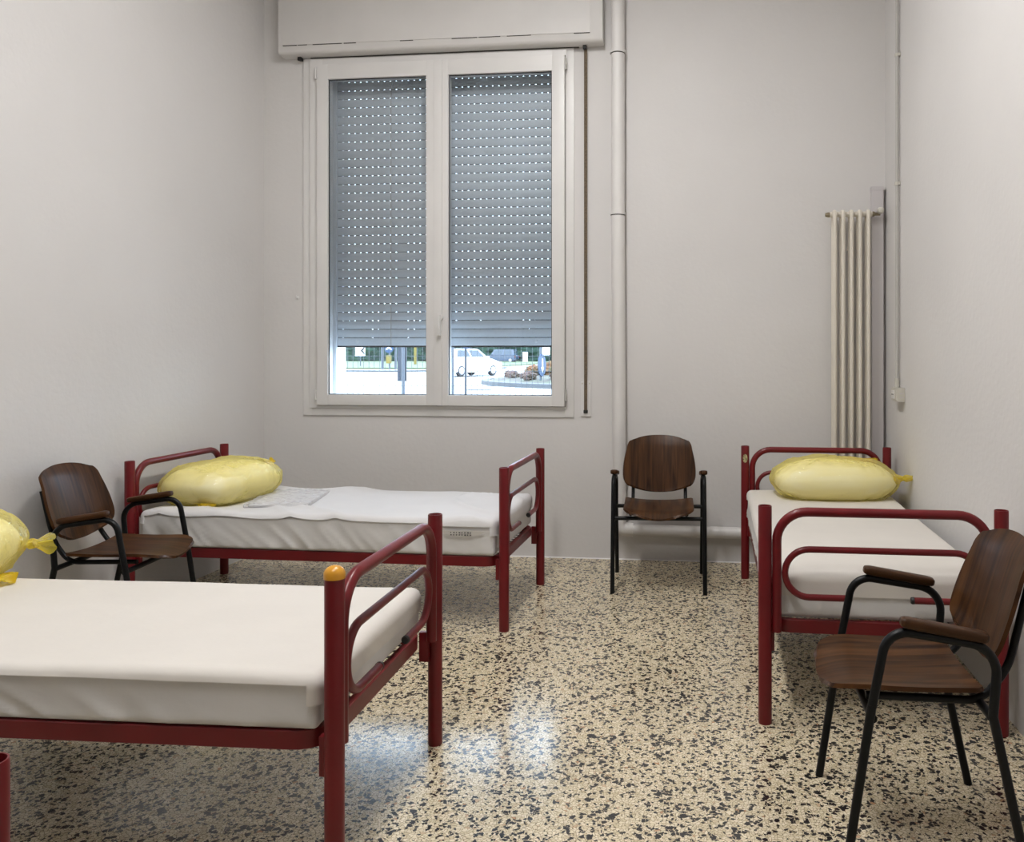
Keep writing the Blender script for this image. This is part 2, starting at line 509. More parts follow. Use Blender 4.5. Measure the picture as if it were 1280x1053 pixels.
# roller shutter: every slat a piece of its own
sh = tag(empty('roller_shutter', (-1.79, 5.545, 1.395)), 'grey roller shutter with slotted slats lowered behind the window', 'shutter')
SX0, SX1 = WX0 + .022 + 1.79, WX1 - .022 + 1.79
pitch, nsl = 0.0590, 33
b = BM()
prof = []
for k in range(6):
    t = k / 5
    prof.append((-.0045 - .0035 * math.sin(PI * t), 0.0055 + t * .0533))
prof += [(.004, .0588), (.004, .0055)]
prism(b, prof, 'X', SX0, SX1)
first = obj('slat', b, M['slat'], sh, smooth=False)
first.location = (0, 0, .052)
b = BM()                                                        # pierced link strip recessed between two slats, groove shade painted into its grey
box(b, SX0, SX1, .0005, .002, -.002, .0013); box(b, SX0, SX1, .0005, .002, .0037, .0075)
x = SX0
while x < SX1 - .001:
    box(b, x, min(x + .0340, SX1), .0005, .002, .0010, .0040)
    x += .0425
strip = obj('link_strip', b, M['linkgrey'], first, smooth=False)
for k in range(1, nsl):
    o = first.copy(); C.objects.link(o); o.parent = sh
    o.location = (0, 0, .052 + k * pitch)
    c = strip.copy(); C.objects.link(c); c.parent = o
b = BM()
prism(b, [(-.008, .004), (-.009, .05), (-.004, .0516), (.004, .0516), (.005, 0), (-.006, 0)], 'X', SX0, SX1)
obj('bottom_bar', b, M['slat'], sh, smooth=False)
obj('rubber_seal', box(BM(), SX0, SX1, -.005, .003, -.012, 0), M['dark'], sh)
for sx in (-2.435 + 1.79, -1.175 + 1.79):
    b = BM(); lathe(b, [(0, -.014), (.010, -.013), (.012, -.008)], 12, (sx, 0, .028), 'Y')
    obj('stop_button', b, M['rail_al'], sh)
obj('pull_cord', tube(BM(), [(-2.190 + 1.79, -.013, .0), (-2.190 + 1.79, -.013, 1.94)], .0022, 6), M['conduit'], sh)  # thin grey vertical line in front of the slats
for gx in (WX0, WX1 - .022):
    b = BM()
    box(b, gx - WX0 + WX0 + 1.79, gx + .022 + 1.79, -.025, .025, -.357, 1.92, .002)
    obj('guide_rail', b, M['rail_al'], sh)

# shutter box over the window
bx = tag(empty('shutter_box', (-1.79, 5.305, 3.345)), 'white painted roller shutter box above the window', 'box')
b = BM()
prism(b, [(.0, .022), (.008, .008), (.022, 0), (.100, 0), (.100, .66), (0, .66)], 'X', -2.884 + 1.79, -.694 + 1.79)
obj('casing', b, M['boxpaint'], bx)
obj('access_panel', box(BM(), -2.855 + 1.79, -.772 + 1.79, -.005, .004, .058, .64, .0015), M['boxpaint'], bx)
b = BM()
rnd = random.Random(4)
x = -2.85 + 1.79
while x < -.78 + 1.79:                                           # open joint under the panel, broken paint
    l = rnd.uniform(.05, .25)
    if rnd.random() < .72: box(b, x, min(x + l, -.775 + 1.79), -.0035, .001, .0525 + rnd.uniform(0, .002), .058)
    x += l + rnd.uniform(.0, .05)
tag(obj('open_joint', b, M['crack'], bx), kind='stuff')
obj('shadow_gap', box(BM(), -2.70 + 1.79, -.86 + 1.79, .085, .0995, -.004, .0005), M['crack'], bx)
for gx in (-2.765, -.818):
    b = BM(); box(b, gx - .012 + 1.79, gx + .012 + 1.79, .055, .09, -.022, .0, .004)
    lathe(b, [(0, -.011), (.008, -.011), (.008, .011), (0, .011)], 10, (gx + 1.79, .06, -.018), 'X')
    obj('strap_guide', b, M['dark'], bx)

# strap
st = tag(empty('shutter_strap', (-.815, 5.385, .94)), 'brown shutter strap hanging beside the window', 'strap')
obj('webbing', box(BM(), -.0105, .0105, -.0015, .0015, .03, 2.405), M['strap'], st, smooth=False)
b = BM(); box(b, -.034, .034, .008, .0195, -.01, .225, .004)
obj('winder_plate', b, M['wframe'], st)
obj('strap_slot', box(BM(), -.014, .014, -.004, .0085, .012, .032, .003), M['dark'], st)
for sx in (-.024, .024):
    b = BM(); lathe(b, [(0, -.003), (.005, -.002), (.006, .003)], 10, (sx, .008, .205), 'Y'); obj('screw', b, M['plastic'], st)

# heating pipe: vertical riser, elbow, horizontal run to the radiator
hp = tag(empty('heating_pipe', (-.600, 5.352, 0)), 'white painted pipe down the back wall and along it behind the chair', 'pipe')
RP = .044
b = BM()
tube(b, fillet([(0, 0, ZC), (0, 0, 2.3), (.012, 0, .21), (.10, 0, .205)], [0, 0, .07, 0], 8), RP, 20)
obj('riser', b, M['pipe'], hp)
obj('horizontal_run', tube(BM(), [(.095, 0, .205), (1.35, 0, .198), (1.585, 0, .198)], .0365, 18), M['pipe'], hp)
for cz, w, dk in ((3.285, .052, 0), (2.243, .050, 1)):
    b = BM(); lathe(b, [(.04, -.008), (w, -.008), (w, .008), (.04, .008)], 20, (0, 0, cz)); o = obj('collar', b, M['pipe'], hp)
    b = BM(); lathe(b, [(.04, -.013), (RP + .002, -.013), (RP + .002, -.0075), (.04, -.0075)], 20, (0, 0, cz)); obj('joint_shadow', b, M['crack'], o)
b = BM(); lathe(b, [(.03, 0), (.0385, 0), (.0385, .006), (.03, .006)], 18, (.093, 0, .205), 'X'); obj('joint', b, M['crack'], hp)

# radiator: five tall sections, two columns deep
ra = tag(empty('column_radiator', (.758, 5.30, .24)), 'tall cream five column radiator on back wall behind the right bed', 'radiator')
ZT = 1.995
def section():
    b = BM()
    for dy in (-.018, .048):
        tube(b, [(0, dy, .045), (0, dy, ZT - .045)], .0125, 12)
    for zz, sg in ((.03, -1), (ZT - .03, 1)):
        tube(b, fillet([(0, -.018, zz - sg * .02), (0, -.018, zz + sg * .014), (0, .048, zz + sg * .014), (0, .048, zz - sg * .02)], .02, 5), .0135, 12)
        lathe(b, [(0, -.0265), (.017, -.0265), (.017, .0265), (0, .0265)], 12, (0, .015, zz), 'X')
    return b
s0 = obj('section', section(), M['radiator'], ra)
for k in range(1, 5):
    o = s0.copy(); C.objects.link(o); o.parent = ra; o.location = (k * .0508, 0, 0)
b = BM(); lathe(b, [(0, -.018), (.012, -.016), (.016, 0), (.016, .012), (0, .012)], 12, (-.037, .015, ZT - .03), 'X'); obj('end_plug', b, M['brass'], ra)
b = BM(); lathe(b, [(0, 0), (.015, 0), (.017, .012), (.011, .02), (.011, .05), (0, .05)], 12, (.229, .015, ZT - .03), 'X')
vb = obj('valve', b, M['brass'], ra)
b = BM(); lathe(b, [(0, -.028), (.012, -.028), (.019, -.022), (.021, 0), (.018, .012), (0, .012)], 16, (.277, .0, ZT - .012), 'Y'); obj('valve_knob', b, M['plastic'], vb)
for bz in (.25, 1.75):
    obj('wall_bracket', box(BM(), .09, .115, .048, .105, bz, bz + .025, .003), M['radiator'], ra)

du = tag(empty('pipe_casing', (1.030, 5.405, 0)), 'narrow lilac grey pipe casing in the corner beside the radiator', 'casing')
obj('cover', box(BM(), -.036, .036, -.05, -.0005, 0, 2.37, .006), M['duct'], du)
obj('end_cap', box(BM(), -.038, .038, -.052, -.0005, 2.355, 2.385, .005), M['duct'], du)

# conduit and socket on the right wall
co = tag(empty('cable_conduit', (1.067, 4.985, 0)), 'thin grey cable conduit running down the right wall', 'conduit')
obj('pipe', tube(BM(), [(0, 0, 1.14), (0, 0, ZC - .0)], .0095, 12), M['conduit'], co)
for cz in (3.07, 2.325, 1.6):
    if cz < 2: continue
    b = BM(); lathe(b, [(.0095, -.009), (.0135, -.009), (.0135, .009), (.0095, .009)], 14, (0, 0, cz)); box(b, .002, .0175, -.016, .016, cz - .009, cz + .009, .002)
    obj('clip', b, M['plastic'], co)
b = BM(); lathe(b, [(.0095, 0), (.0135, 0), (.0135, .05), (.0095, .05)], 14, (0, 0, 1.147)); obj('sleeve', b, M['plastic'], co)
so = tag(empty('socket_box', (1.0845, 4.92, 1.105)), 'ivory surface socket box at the foot of the conduit', 'socket')
obj('back_box', box(BM(), -.040, 0, -.062, .095, -.038, .041, .004), M['plastic'], so)
fp = obj('face_plate', box(BM(), -.047, -.039, -.050, .083, -.031, .034, .003), M['plastic'], so)
obj('socket_insert', box(BM(), -.051, -.046, -.012, .060, -.022, .025, .004), M['wframe'], fp)
for yy in (.005, .024, .043):
    b = BM(); lathe(b, [(0, -.001), (.0035, -.001), (.0035, .001), (0, .001)], 8, (-.0515, yy, .002), 'X'); obj('pin_hole', b, M['dark'], fp)
b = BM(); box(b, -.030, -.008, -.0635, -.061, .006, .012); box(b, -.030, -.008, -.0635, -.061, -.016, -.010)
obj('knockout', b, M['duct'], so)

# little plaster hook left of the window
b = BM()
lathe(b, [(0, -.004), (.010, -.004), (.012, 0)], 12, (-2.80, 5.405, 1.72), 'Y')
tube(b, fillet([(-2.80, 5.403, 1.72), (-2.80, 5.385, 1.718), (-2.80, 5.383, 1.735)], .006, 4), .003, 8)
tag(obj('wall_hook', b, M['wframe']), 'small white painted hook on the wall left of the window', 'hook')

# fluorescent lamps on the ceiling (above the frame)
for k, (lx, ly, lab) in enumerate(((-0.85, 3.20, 'long fluorescent ceiling lamp nearest the window'), (-0.85, 1.15, 'long fluorescent ceiling lamp farther from the window'))):
    l = tag(empty('ceiling_lamp', (lx, ly, ZC)), lab, 'lamp', 'ceiling lamps')
    b = BM(); prism(b, [(-.17, 0), (.17, 0), (.14, -.05), (-.14, -.05)], 'Y', -.66, .66)
    obj('housing', b, M['lampbox'], l, smooth=False)
    obj('diffuser', box(BM(), -.132, .132, -.63, .63, -.085, -.0505, .01), M['tube'], l)

# ------------------------------------------------------------------ beds
BL, BW = 1.963, .8208
def make_bed(label, loc, rz, rail_z, cap=False, sticker=False, name='metal_bed'):
    t = tag(empty(name, (*loc, 0), rz), label, 'bed', 'red tubular beds')
    hx, hy = BL / 2, BW / 2
    for sx in (-1, 1):
        for sy in (-1, 1):
            b = BM()
            o_, i_ = .0245, .0205
            lathe(b, [(i_, .004), (o_, .004), (o_, .786), (o_ - .001, .790), (i_ + .001, .790), (i_, .786), (i_, .72), (0, .72)], 22)
            p = obj('post', b, M['red'], t, loc=(sx * hx, sy * hy, 0))
            b = BM(); lathe(b, [(0, 0), (.0235, 0), (.0235, .012), (.019, .014)], 18); obj('foot_cap', b, M['red'], p)
            if cap and sx > 0 and sy < 0:
                b = BM(); lathe(b, [(.019, .775), (.0195, .790), (.0262, .790)] + [(.0262 * math.cos(a * PI / 14), .800 + .022 * math.sin(a * PI / 14)) for a in range(8)], 22)
                tag(obj('end_cap', b, M['yellowcap'], p), 'domed ochre yellow plastic cap')
            if sticker and sx < 0 and sy < 0:
                b = BM()
                G = [[(.0253 * math.cos(a), .0253 * math.sin(a), .718 + .026 * v * math.sqrt(max(0.05, 1 - ((a0) / 1.05) ** 2))) for v in (-1, -.3, .3, 1)]
                     for a0 in [-1 + 2 * q / 8 for q in range(9)] for a in [a0 * .55 - .05]]
                slab(b, G, .0006)
                tag(obj('sticker', b, M['sticker'], p), 'worn yellowish oval sticker')
        a = hy - .0245 - .0175
        b = BM()
        tube(b, fillet([(sx * hx, -a, rail_z - .01), (sx * hx, -a, .769), (sx * hx, a, .769), (sx * hx, a, rail_z - .01)], .108, 9), .0172, 14)
        obj('outer_rail', b, M['red'], t)
        c = a - .0172 - .0122
        b = BM()
        # two free ends leave a gap in the lower run
        tube(b, fillet([(sx * hx, -.112, .461), (sx * hx, -c, .461), (sx * hx, -c, .634), (sx * hx, c, .634), (sx * hx, c, .461), (sx * hx, .112, .461)], .0862, 9), .0122, 12)
        ir = obj('inner_rail', b, M['red'], t)
        for yy in (-1, 1):
            b = BM(); lathe(b, [(0, -.014 * yy * -1 - .0), (.0122, -.002 * yy), (.0126, -.002 * yy), (.0126, .008 * yy), (.0105, .0115 * yy), (0, .0115 * yy)][1:], 12, (sx * hx, yy * .112 - yy * .006, .461), 'Y')
            b.free()
            b = BM(); lathe(b, [(.0118, yy * .002), (.0130, yy * .001), (.0130, -yy * .006), (.0100, -yy * .010), (0, -yy * .010)], 12, (sx * hx, yy * .112, .461), 'Y')
            tag(obj('end_plug', b, M['dark'], ir), 'black plastic end plug')
        for sy in (-1, 1):
            b = BM()
            y0, y1 = sorted((sy * (hy - .012), sy * (hy - .035)))
            x0, x1 = sorted((sx * (hx - .012), sx * (hx - .046)))
            box(b, x0, x1, y0, y1, rail_z - .085, rail_z + .015, .003)
            obj('bracket', b, M['red'], t)
    # welded ring of flat bar with rounded corners
    rx, ry = hx - .045, hy - .030
    ring = fillet([(0, -ry, rail_z), (rx, -ry, rail_z), (rx, ry, rail_z), (-rx, ry, rail_z), (-rx, -ry, rail_z), (0, -ry, rail_z)], .075, 8)[:-1]
    b = BM(); tube(b, ring, .02, closed=True, prof=[(-.013, -.022), (-.011, -.024), (.011, -.024), (.013, -.022), (.013, .022), (.011, .024), (-.011, .024), (-.013, .022)])
    obj('bed_frame', b, M['red'], t)
    for cx in (-.5, 0, .5):
        obj('crossbar', tube(BM(), [(cx, -ry + .01, rail_z - .004), (cx, ry - .01, rail_z - .004)], .0115, 10), M['red'], t)
    b = BM()                                                    # flat wire base carried by the ring
    for k in range(15):
        yy = -ry + .02 + k * (2 * ry - .04) / 14
        tube(b, [(-rx + .01, yy, rail_z + .012), (rx - .01, yy, rail_z + .012)], .003, 5)
    tag(obj('wire_base', b, M['galv'], t), kind='stuff')
    return t

def fold(x, s, seed):                                           # soft pleats that run down a side, slightly slanted
    lean = .9 * noise.noise(Vector((x * 1.4, seed, 2)))
    a = noise.noise(Vector((x * 3.1 + seed * 7, s * .8, seed)))
    b_ = noise.noise(Vector((x * 8.0 + s * (1.4 + lean) + seed * 3, s * .7, seed + 5)))
    c_ = 1 - abs(noise.noise(Vector((x * 11.0 + s * (2.0 + 2 * lean) + seed * 11, s * .45, seed + 9))))
    g = min(.85, max(.15, .5 + 1.2 * noise.noise(Vector((x * 1.7 + seed, 4, 4)))))      # pleats come in bunches
    return .30 * a + g * (.25 * b_ + .75 * (c_ ** 3 - .5))

def samples(h, r, n):
    e = [-h, -h + r * .12, -h + r * .35, -h + r * .68, -h + r]
    m = [-h + r + (2 * h - 2 * r) * k / n for k in range(1, n)]
    return e + m + [-q for q in reversed(e)]

def rbox(hx, hy, z0, z1, r, nx, ny, nz, disp=None):
    """rounded box skin out of six grids, welded; disp(p, n) moves points"""
    bm = BM()
    cz, hz = (z0 + z1) / 2, (z1 - z0) / 2
    X, Y, Z = samples(hx, r, nx), samples(hy, r, ny), samples(hz, min(r, hz * .9), nz)
    def grid(A, B_, f):
        V = [[bm.verts.new(f(a, b_)) for b_ in B_] for a in A]
        for i in range(len(A) - 1):
            for j in range(len(B_) - 1):
                bm.faces.new((V[i][j], V[i + 1][j], V[i + 1][j + 1], V[i][j + 1]))
    for s in (-1, 1):
        grid(X, Y, lambda a, c: Vector((a, c, s * hz)))
        grid(X, Z, lambda a, c: Vector((a, s * hy, c)))
        grid(Y, Z, lambda a, c: Vector((s * hx, a, c)))
    bmesh.ops.remove_doubles(bm, verts=bm.verts, dist=1e-5)
    rz = min(r, hz * .9)
    for v in bm.verts:
        p = v.co.copy()
        q = Vector((max(-hx + r, min(hx - r, p.x)), max(-hy + r, min(hy - r, p.y)), max(-hz + rz, min(hz - rz, p.z))))
        d = p - q
        if d.length > 1e-9:
            m_ = max(abs(d.x) / r, abs(d.y) / r, abs(d.z) / rz)
            n = d.normalized()
            p = q + Vector((n.x * r, n.y * r, n.z * rz)) * m_
        else:
            n = Vector((0, 0, 0))
        v.co = p + Vector((0, 0, cz))
        if disp: v.co = disp(v.co, n)
    return bm

def make_mattress(label, loc, rz, z0, z1, seed, sheetmat, ridges=0.0, foot_drop=.066, tear=False, pleat=.024):
    t = tag(empty('mattress', (*loc, z0), rz), label, 'mattress', 'mattresses with white covers')
    hx, hy, h = .932, .398, z1 - z0
    def dsp(p, n):
        s = (p.z / h)
        w = math.sin(PI * max(0, min(1, s)))
        q = p.copy()
        if abs(n.y) > .5 or abs(n.x) > .5:
            k = fold(p.x if abs(n.y) > abs(n.x) else p.y * 1.4 + 9, s, seed) * pleat * (1.1 - .8 * s) * (1 - .7 * max(0, min(1, (p.x - .5) * 6))) * (.35 if abs(n.x) > .5 else 1)
            q.x += n.x * k; q.y += n.y * k
            q.z += (abs(noise.noise(Vector((p.x * 5 + seed, p.y * 5, 3)))) * .010 if s < .3 else 0)
        if n.z > .5:
            q.z += noise.noise(Vector((p.x * 2.0 + seed, p.y * 2.4, 1))) * .006
        return q
    b = rbox(hx, hy, 0, h, .018, 190, 64, 9, dsp)
    obj('mattress_cover', b, M['cover'], t)
    # the loose top sheet: lies on top and hangs a little over the foot end
    def dsp2(p, n):
        q = dsp(p, n)
        if n.z > .2 or p.z > h - .02:
            e = noise.noise(Vector((p.x * 2.4 + p.y * 3.2 + seed, p.y * 1.1 - p.x * .5, seed * 2)))
            q.z += ridges * ((1 - abs(e)) ** 12) * .020 + noise.noise(Vector((p.x * 6, p.y * 6, seed))) * .0018
        return q + n * .0095
    b = rbox(hx, hy, 0, h, .024, 110, 56, 22)
    kill = []
    for f in b.faces:
        c = f.calc_center_median()
        edge = h - .017
        if c.x > hx - .03: edge = h - foot_drop
        if c.x < -hx + .03: edge = h - .05
        if tear and c.x > .62 and c.y < 0 and c.x < hx - .03: edge = h - .022
        if c.z < edge: kill.append(f)
    bmesh.ops.delete(b, geom=kill, context='FACES')
    cz = h / 2
    for v in b.verts:                                            # follow the mattress, a few mm proud of it
        p = v.co
        q = Vector((max(-hx + .024, min(hx - .024, p.x)), max(-hy + .024, min(hy - .024, p.y)), min(h - .024, max(.024, p.z))))
        n = (p - q).normalized() if (p - q).length > 1e-6 else Vector((0, 0, 1))
        v.co = dsp2(p, n)
    rim = [e for e in b.edges if e.is_boundary]
    ext = bmesh.ops.extrude_edge_only(b, edges=rim)['geom']        # turned-in hem, so that the edge has a thickness
    for v in [g for g in ext if isinstance(g, bmesh.types.BMVert)]:
        n = Vector((v.co.x / hx, v.co.y / hy, 0))
        n = Vector((math.copysign(1, n.x), 0, 0)) if abs(n.x) > abs(n.y) else Vector((0, math.copysign(1, n.y), 0))
        v.co -= n * .0115
    tag(obj('top_sheet', b, sheetmat, t), 'cream top sheet' if sheetmat == M['sheet'] else 'white top sheet')
    return t

bedA = make_bed('red metal bed in the foreground with a yellow cap on one post', (-1.9131, 2.3436), R(1.62), .378, cap=True)
bedB = make_bed('red metal bed standing along the back wall under the window', (-1.9735, 4.3693), R(-.56), .326)
bedC = make_bed('red metal bed against the right wall, foot rail facing the room', (.6070, 4.0549), R(-90.19), .343, sticker=True)
bedD = make_bed('red bed post cut off at the lower left edge of the photo', (-1.945, .593), R(1.6), .36)

make_mattress('white covered mattress on the foreground red bed', (-1.9131, 2.3436), R(1.62), .405, .535, 1.3, M['sheet'])
mB = make_mattress('wrinkled white mattress on the bed along the back wall', (-1.9735, 4.3693), R(-.56), .354, .522, 4.1, M['sheetw'], ridges=1.0, foot_drop=.07, tear=True, pleat=.034)
make_mattress('white covered mattress on the bed against the right wall', (.6070, 4.0549), R(-90.19), .369, .530, 7.7, M['sheet'], foot_drop=.074)
# printed tag showing through the opening of the cover
b = BM()
G = [[(.68 + .23 * u, -.4130 - .002 * math.sin(u * 9), .125 - (.032 * v) * math.sin(PI * min(1, .12 + u * .95)) ** .8) for v in (0, .5, 1)] for u in [k / 12 for k in range(13)]]
slab(b, G, .0012)
tg = tag(obj('care_label', b, M['tape'], mB), 'grey printed label showing through an open seam')
b = BM(); rnd = random.Random(8)
for k in range(16):
    x = .715 + (k % 8) * .014; z = .119 - (k // 8) * .011
    box(b, x, x + rnd.uniform(.004, .009), -.4170, -.4135, z - .005, z)
obj('print', b, M['ink'], tg, smooth=False)

# ------------------------------------------------------------------ bagged pillows
def superell(bm, hx, hy, hz, seed, n1=56, n2=30, e=.62, amp=.02, freq=3.5, grow=1.0, flat=.2, wrinkle=0.0):
    rows = []
    def sp(v, k): return math.copysign(abs(v) ** k, v)
    for j in range(n2 + 1):
        ph = -PI / 2 + PI * j / n2
        row = []
        for i in range(n1):
            th = 2 * PI * i / n1
            cx = sp(math.cos(ph), .75)
            p = Vector((hx * cx * sp(math.cos(th), e), hy * cx * sp(math.sin(th), e), hz * sp(math.sin(ph), .9)))
            d = Vector((p.x / hx, p.y / hy, p.z / hz))
            taper = 1 - .28 * max(0, (abs(d.x) ** 3 + abs(d.y) ** 3 - .5))
            p.z *= taper
            n = Vector((p.x / hx ** 2, p.y / hy ** 2, p.z / hz ** 2)).normalized()
            k = noise.noise(p * freq + Vector((seed, seed * 2, 0))) * amp
            if wrinkle:
                a = 1 - abs(noise.noise(p * 9 + Vector((seed * 3, 0, seed))))
                a2 = 1 - abs(noise.noise(p * 20 + Vector((0, seed * 3, seed))))
                k += wrinkle * (a ** 6) + wrinkle * .5 * (a2 ** 5)
            p = p * grow + n * k
            p.z = max(p.z, -hz * (1 - flat))
            row.append(p + Vector((0, 0, hz * (1 - flat))))
        rows.append(row)
    V = []
    for j, row in enumerate(rows):
        if j in (0, n2):
            V.append([bm.verts.new(sum(row, Vector()) / len(row))])
        else: V.append([bm.verts.new(p) for p in row])
    for A, B_ in zip(V, V[1:]):
        for i in range(n1):
            i2 = (i + 1) % n1
            if len(A) == 1: bm.faces.new((A[0], B_[i2], B_[i]))
            elif len(B_) == 1: bm.faces.new((A[i], A[i2], B_[0]))
            else: bm.faces.new((A[i], A[i2], B_[i2], B_[i]))
    return bm

def knot(bm, L0, L1, seed, rn=.014, flare=.042):
    """gathered neck and flared tail of a tied bag along +X from x = L0"""
    prof = [(0, .040), (.18, .028), (.32, rn), (.42, rn * 1.7), (.52, rn * 1.5), (.62, rn), (.78, flare * .62), (1.0, flare)]
    rows = []
    seg = 26
    for t, r in prof:
        row = []
        for i in range(seg):
            a = 2 * PI * i / seg
            k = 1 + .22 * math.sin(a * 5 + seed) * (t if t > .6 else .25) + .2 * noise.noise(Vector((math.cos(a) * 2, math.sin(a) * 2, t * 4 + seed)))
            row.append(bm.verts.new((L0 + (L1 - L0) * t + .012 * math.sin(a * 4 + seed) * t, r * k * math.cos(a), r * k * math.sin(a) * .8)))
        rows.append(row)
    for A, B_ in zip(rows, rows[1:]):
        for i in range(seg):
            bm.faces.new((A[i], A[(i + 1) % seg], B_[(i + 1) % seg], B_[i]))
    return bm

def bagged_pillow(label, loc, rz, hx, hy, hz, seed, kn=None, ears=()):
    t = tag(empty('bagged_pillow', loc, rz), label, 'pillow', 'pillows in yellow bags')
    obj('pillow', superell(BM(), hx * .955, hy * .96, hz * .92, seed, amp=.012, e=.52), M['pillow'], t).location = (0, 0, .004)
    b = superell(BM(), hx, hy, hz, seed, 84, 44, amp=.016, wrinkle=.0085, e=.52)
    g = obj('plastic_bag', b, M['bag'], t)
    if kn:
        (kx, ky, kz), ang, tilt, ln = kn
        k = obj('knot', knot(BM(), 0, ln, seed), M['bagknot'], t)
        k.location = (kx, ky, kz); k.rotation_euler = (0, tilt, ang)
    for (ex, ey, ez), ang, tilt, ln, wd in ears:                # loose corners of film that stick out
        b = BM()
        G = [[(ln * u, wd * (1 - .75 * u) * v * (1 + .2 * math.sin(u * 7)), .014 * math.sin(v * 5 + u * 4 + seed) * (.3 + u)) for v in [-1 + q / 6 for q in range(13)]] for u in [q / 6 for q in range(7)]]
        slab(b, G, .0008)
        e = obj('bag_corner', b, M['bagknot'], t)
        e.location = (ex, ey, ez); e.rotation_euler = (0, tilt, ang)
    return t

bagged_pillow('yellow bagged pillow with side knot on the right wall bed', (.682, 4.800, .538), R(3), .345, .205, .122, 3.0,
              kn=((.305, -.10, .115), R(-16), R(-6), .15), ears=(((.10, .06, .20), R(10), R(4), .16, .07),))
bagged_pillow('yellow bagged pillow at the head of the bed under the window', (-2.685, 4.345, .536), R(80), .305, .222, .122, 11.0,
              ears=(((-.235, -.10, .018), R(200), R(4), .05, .055), ((.22, -.10, .155), R(-20), R(-40), .06, .05)))
bagged_pillow('yellow bagged pillow on the foreground bed, cut by left edge', (-2.625, 2.440, .541), R(93), .345, .235, .160, 19.0,
              kn=((.27, -.175, .12), R(-30), R(10), .11), ears=(((.17, -.185, .035), R(-60), R(14), .06, .06),))

# flat packet of folded linen in clear film
pk = tag(empty('linen_packet', (-2.320, 4.385, .533), R(12)), 'folded white linen in clear film beside the yellow pillow', 'linen')
b = rbox(.150, .215, 0, .012, .006, 16, 20, 2, lambda p, n: p + Vector((0, 0, .002 * noise.noise(Vector((p.x * 14, p.y * 14, 2))))))
obj('folded_linen', b, M['sheetw'], pk)
b = rbox(.168, .235, -.001, .0165, .007, 40, 50, 2, lambda p, n: p + Vector((0, 0, (.008 * (1 - abs(noise.noise(Vector((p.x * 17, p.y * 17, 7))))) ** 5 if p.z > .006 else 0))))
obj('clear_wrapper', b, M['clearfilm'], pk)

# ------------------------------------------------------------------ chairs (local: forward = +Y)
def halfw(t, w0, w1, rc0, rc1):
    """half width along t in 0..1 with rounded ends (corner lengths as fractions)"""
    w = w0 + (w1 - w0) * t
    if t < rc0[0]:
        k = (rc0[0] - t) / rc0[0]; w -= rc0[1] * (1 - math.sqrt(max(0, 1 - k * k)))
    if t > 1 - rc1[0]:
        k = (t - 1 + rc1[0]) / rc1[0]; w -= rc1[1] * (1 - math.sqrt(max(0, 1 - k * k)))
    return w

def make_chair(label, loc, rz):
    t = tag(empty('plywood_armchair', (*loc, 0), rz), label, 'chair', 'dark plywood armchairs')
    hw, r = .258, .0122
    for s in (-1, 1):
        x = s * hw
        obj('leg', tube(BM(), [(x, .2275, .0), (x, .160, .445)], r, 12), M['black'], t)
        obj('leg', tube(BM(), [(x, -.2275, .0), (x, -.136, .430)], r, 12), M['black'], t)
        b = BM()
        tube(b, fillet([(x, .160, .440), (x, .122, .640), (x, -.150, .602), (x, -.136, .425)], [0, .062, .075, 0], 9), r, 12)
        obj('arm_tube', b, M['black'], t)
        # wooden arm pad, rounded ends, follows the slope of the tube
        b = BM()
        pr = [(.0215 * math.copysign(abs(math.cos(q)) ** .55, math.cos(q)), .0135 * math.copysign(abs(math.sin(q)) ** .55, math.sin(q))) for q in [2 * PI * k / 16 for k in range(16)]]
        us = (0, .015, .045, .09, .3, .5, .7, .9, .955, .985, 1)
        tube(b, [(x, .090 - .214 * u, .6605 - .034 * u) for u in us], .02, prof=pr, scl=(.55, .8, .93, 1, 1, 1, 1, 1, .93, .8, .55))
        obj('armrest', b, M['wood'], t)
        if s < 0 or True:
            for zz in (.612, .595):
                pass
        # back support: runs under the seat, then sweeps up behind the backrest
        xb = s * .158
        b = BM()
        tube(b, fillet([(xb, .158, .430), (xb, -.140, .428), (xb, -.207, .520), (xb, -.258, .740)], [0, .085, .2, 0], 9), .0105, 12)
        obj('back_support', b, M['black'], t)
    for a, z in ((.158, .408), (-.134, .425)):
        obj('crossbar', tube(BM(), [(-hw, a, z), (hw, a, z)], .0115, 12), M['black'], t)
    b = BM()                                                     # seat: dished plywood with waterfall front
    G = []
    for i in range(31):
        u = i / 30
        a = -.135 + .397 * u
        w = halfw(u, .203, .200, (.05, .012), (.26, .085))
        row = []
        for j in range(21):
            v = -1 + 2 * j / 20
            z = .466 - .026 * (1 - abs(v) ** 2.2) * (.55 + .45 * u) - .026 * max(0, (u - .72) / .28) ** 2 - .006 * math.sin(PI * u)
            row.append((w * v, a, z))
        G.append(row)
    slab(b, G, .012)
    obj('seat', b, M['wood'], t)
    b = BM()                                                     # backrest: curved in plan, leaning back
    G = []
    for i in range(31):
        u = i / 30
        w = halfw(u, .212, .198, (.24, .05), (.20, .036)) + .014 * math.sin(PI * min(1, u * 1.25))
        row = []
        for j in range(21):
            v = -1 + 2 * j / 20
            z = .500 + .332 * u + .034 * (abs(v) ** 2.2) * (1 - u) ** 1.5 - .020 * (abs(v) ** 2.5) * u ** 2
            a = -.190 - .085 * u - .012 * u * u + .034 * v * v
            if u > .82: a -= .012 * ((u - .82) / .18) ** 2
            row.append((w * v, a, z))
        G.append(row)
    slab(b, G, -.011)
    obj('backrest', b, M['wood'], t)
    for s in (-1, 1):
        for zz, aa in ((.60, -.190), (.73, -.228)):
            pass
    return t

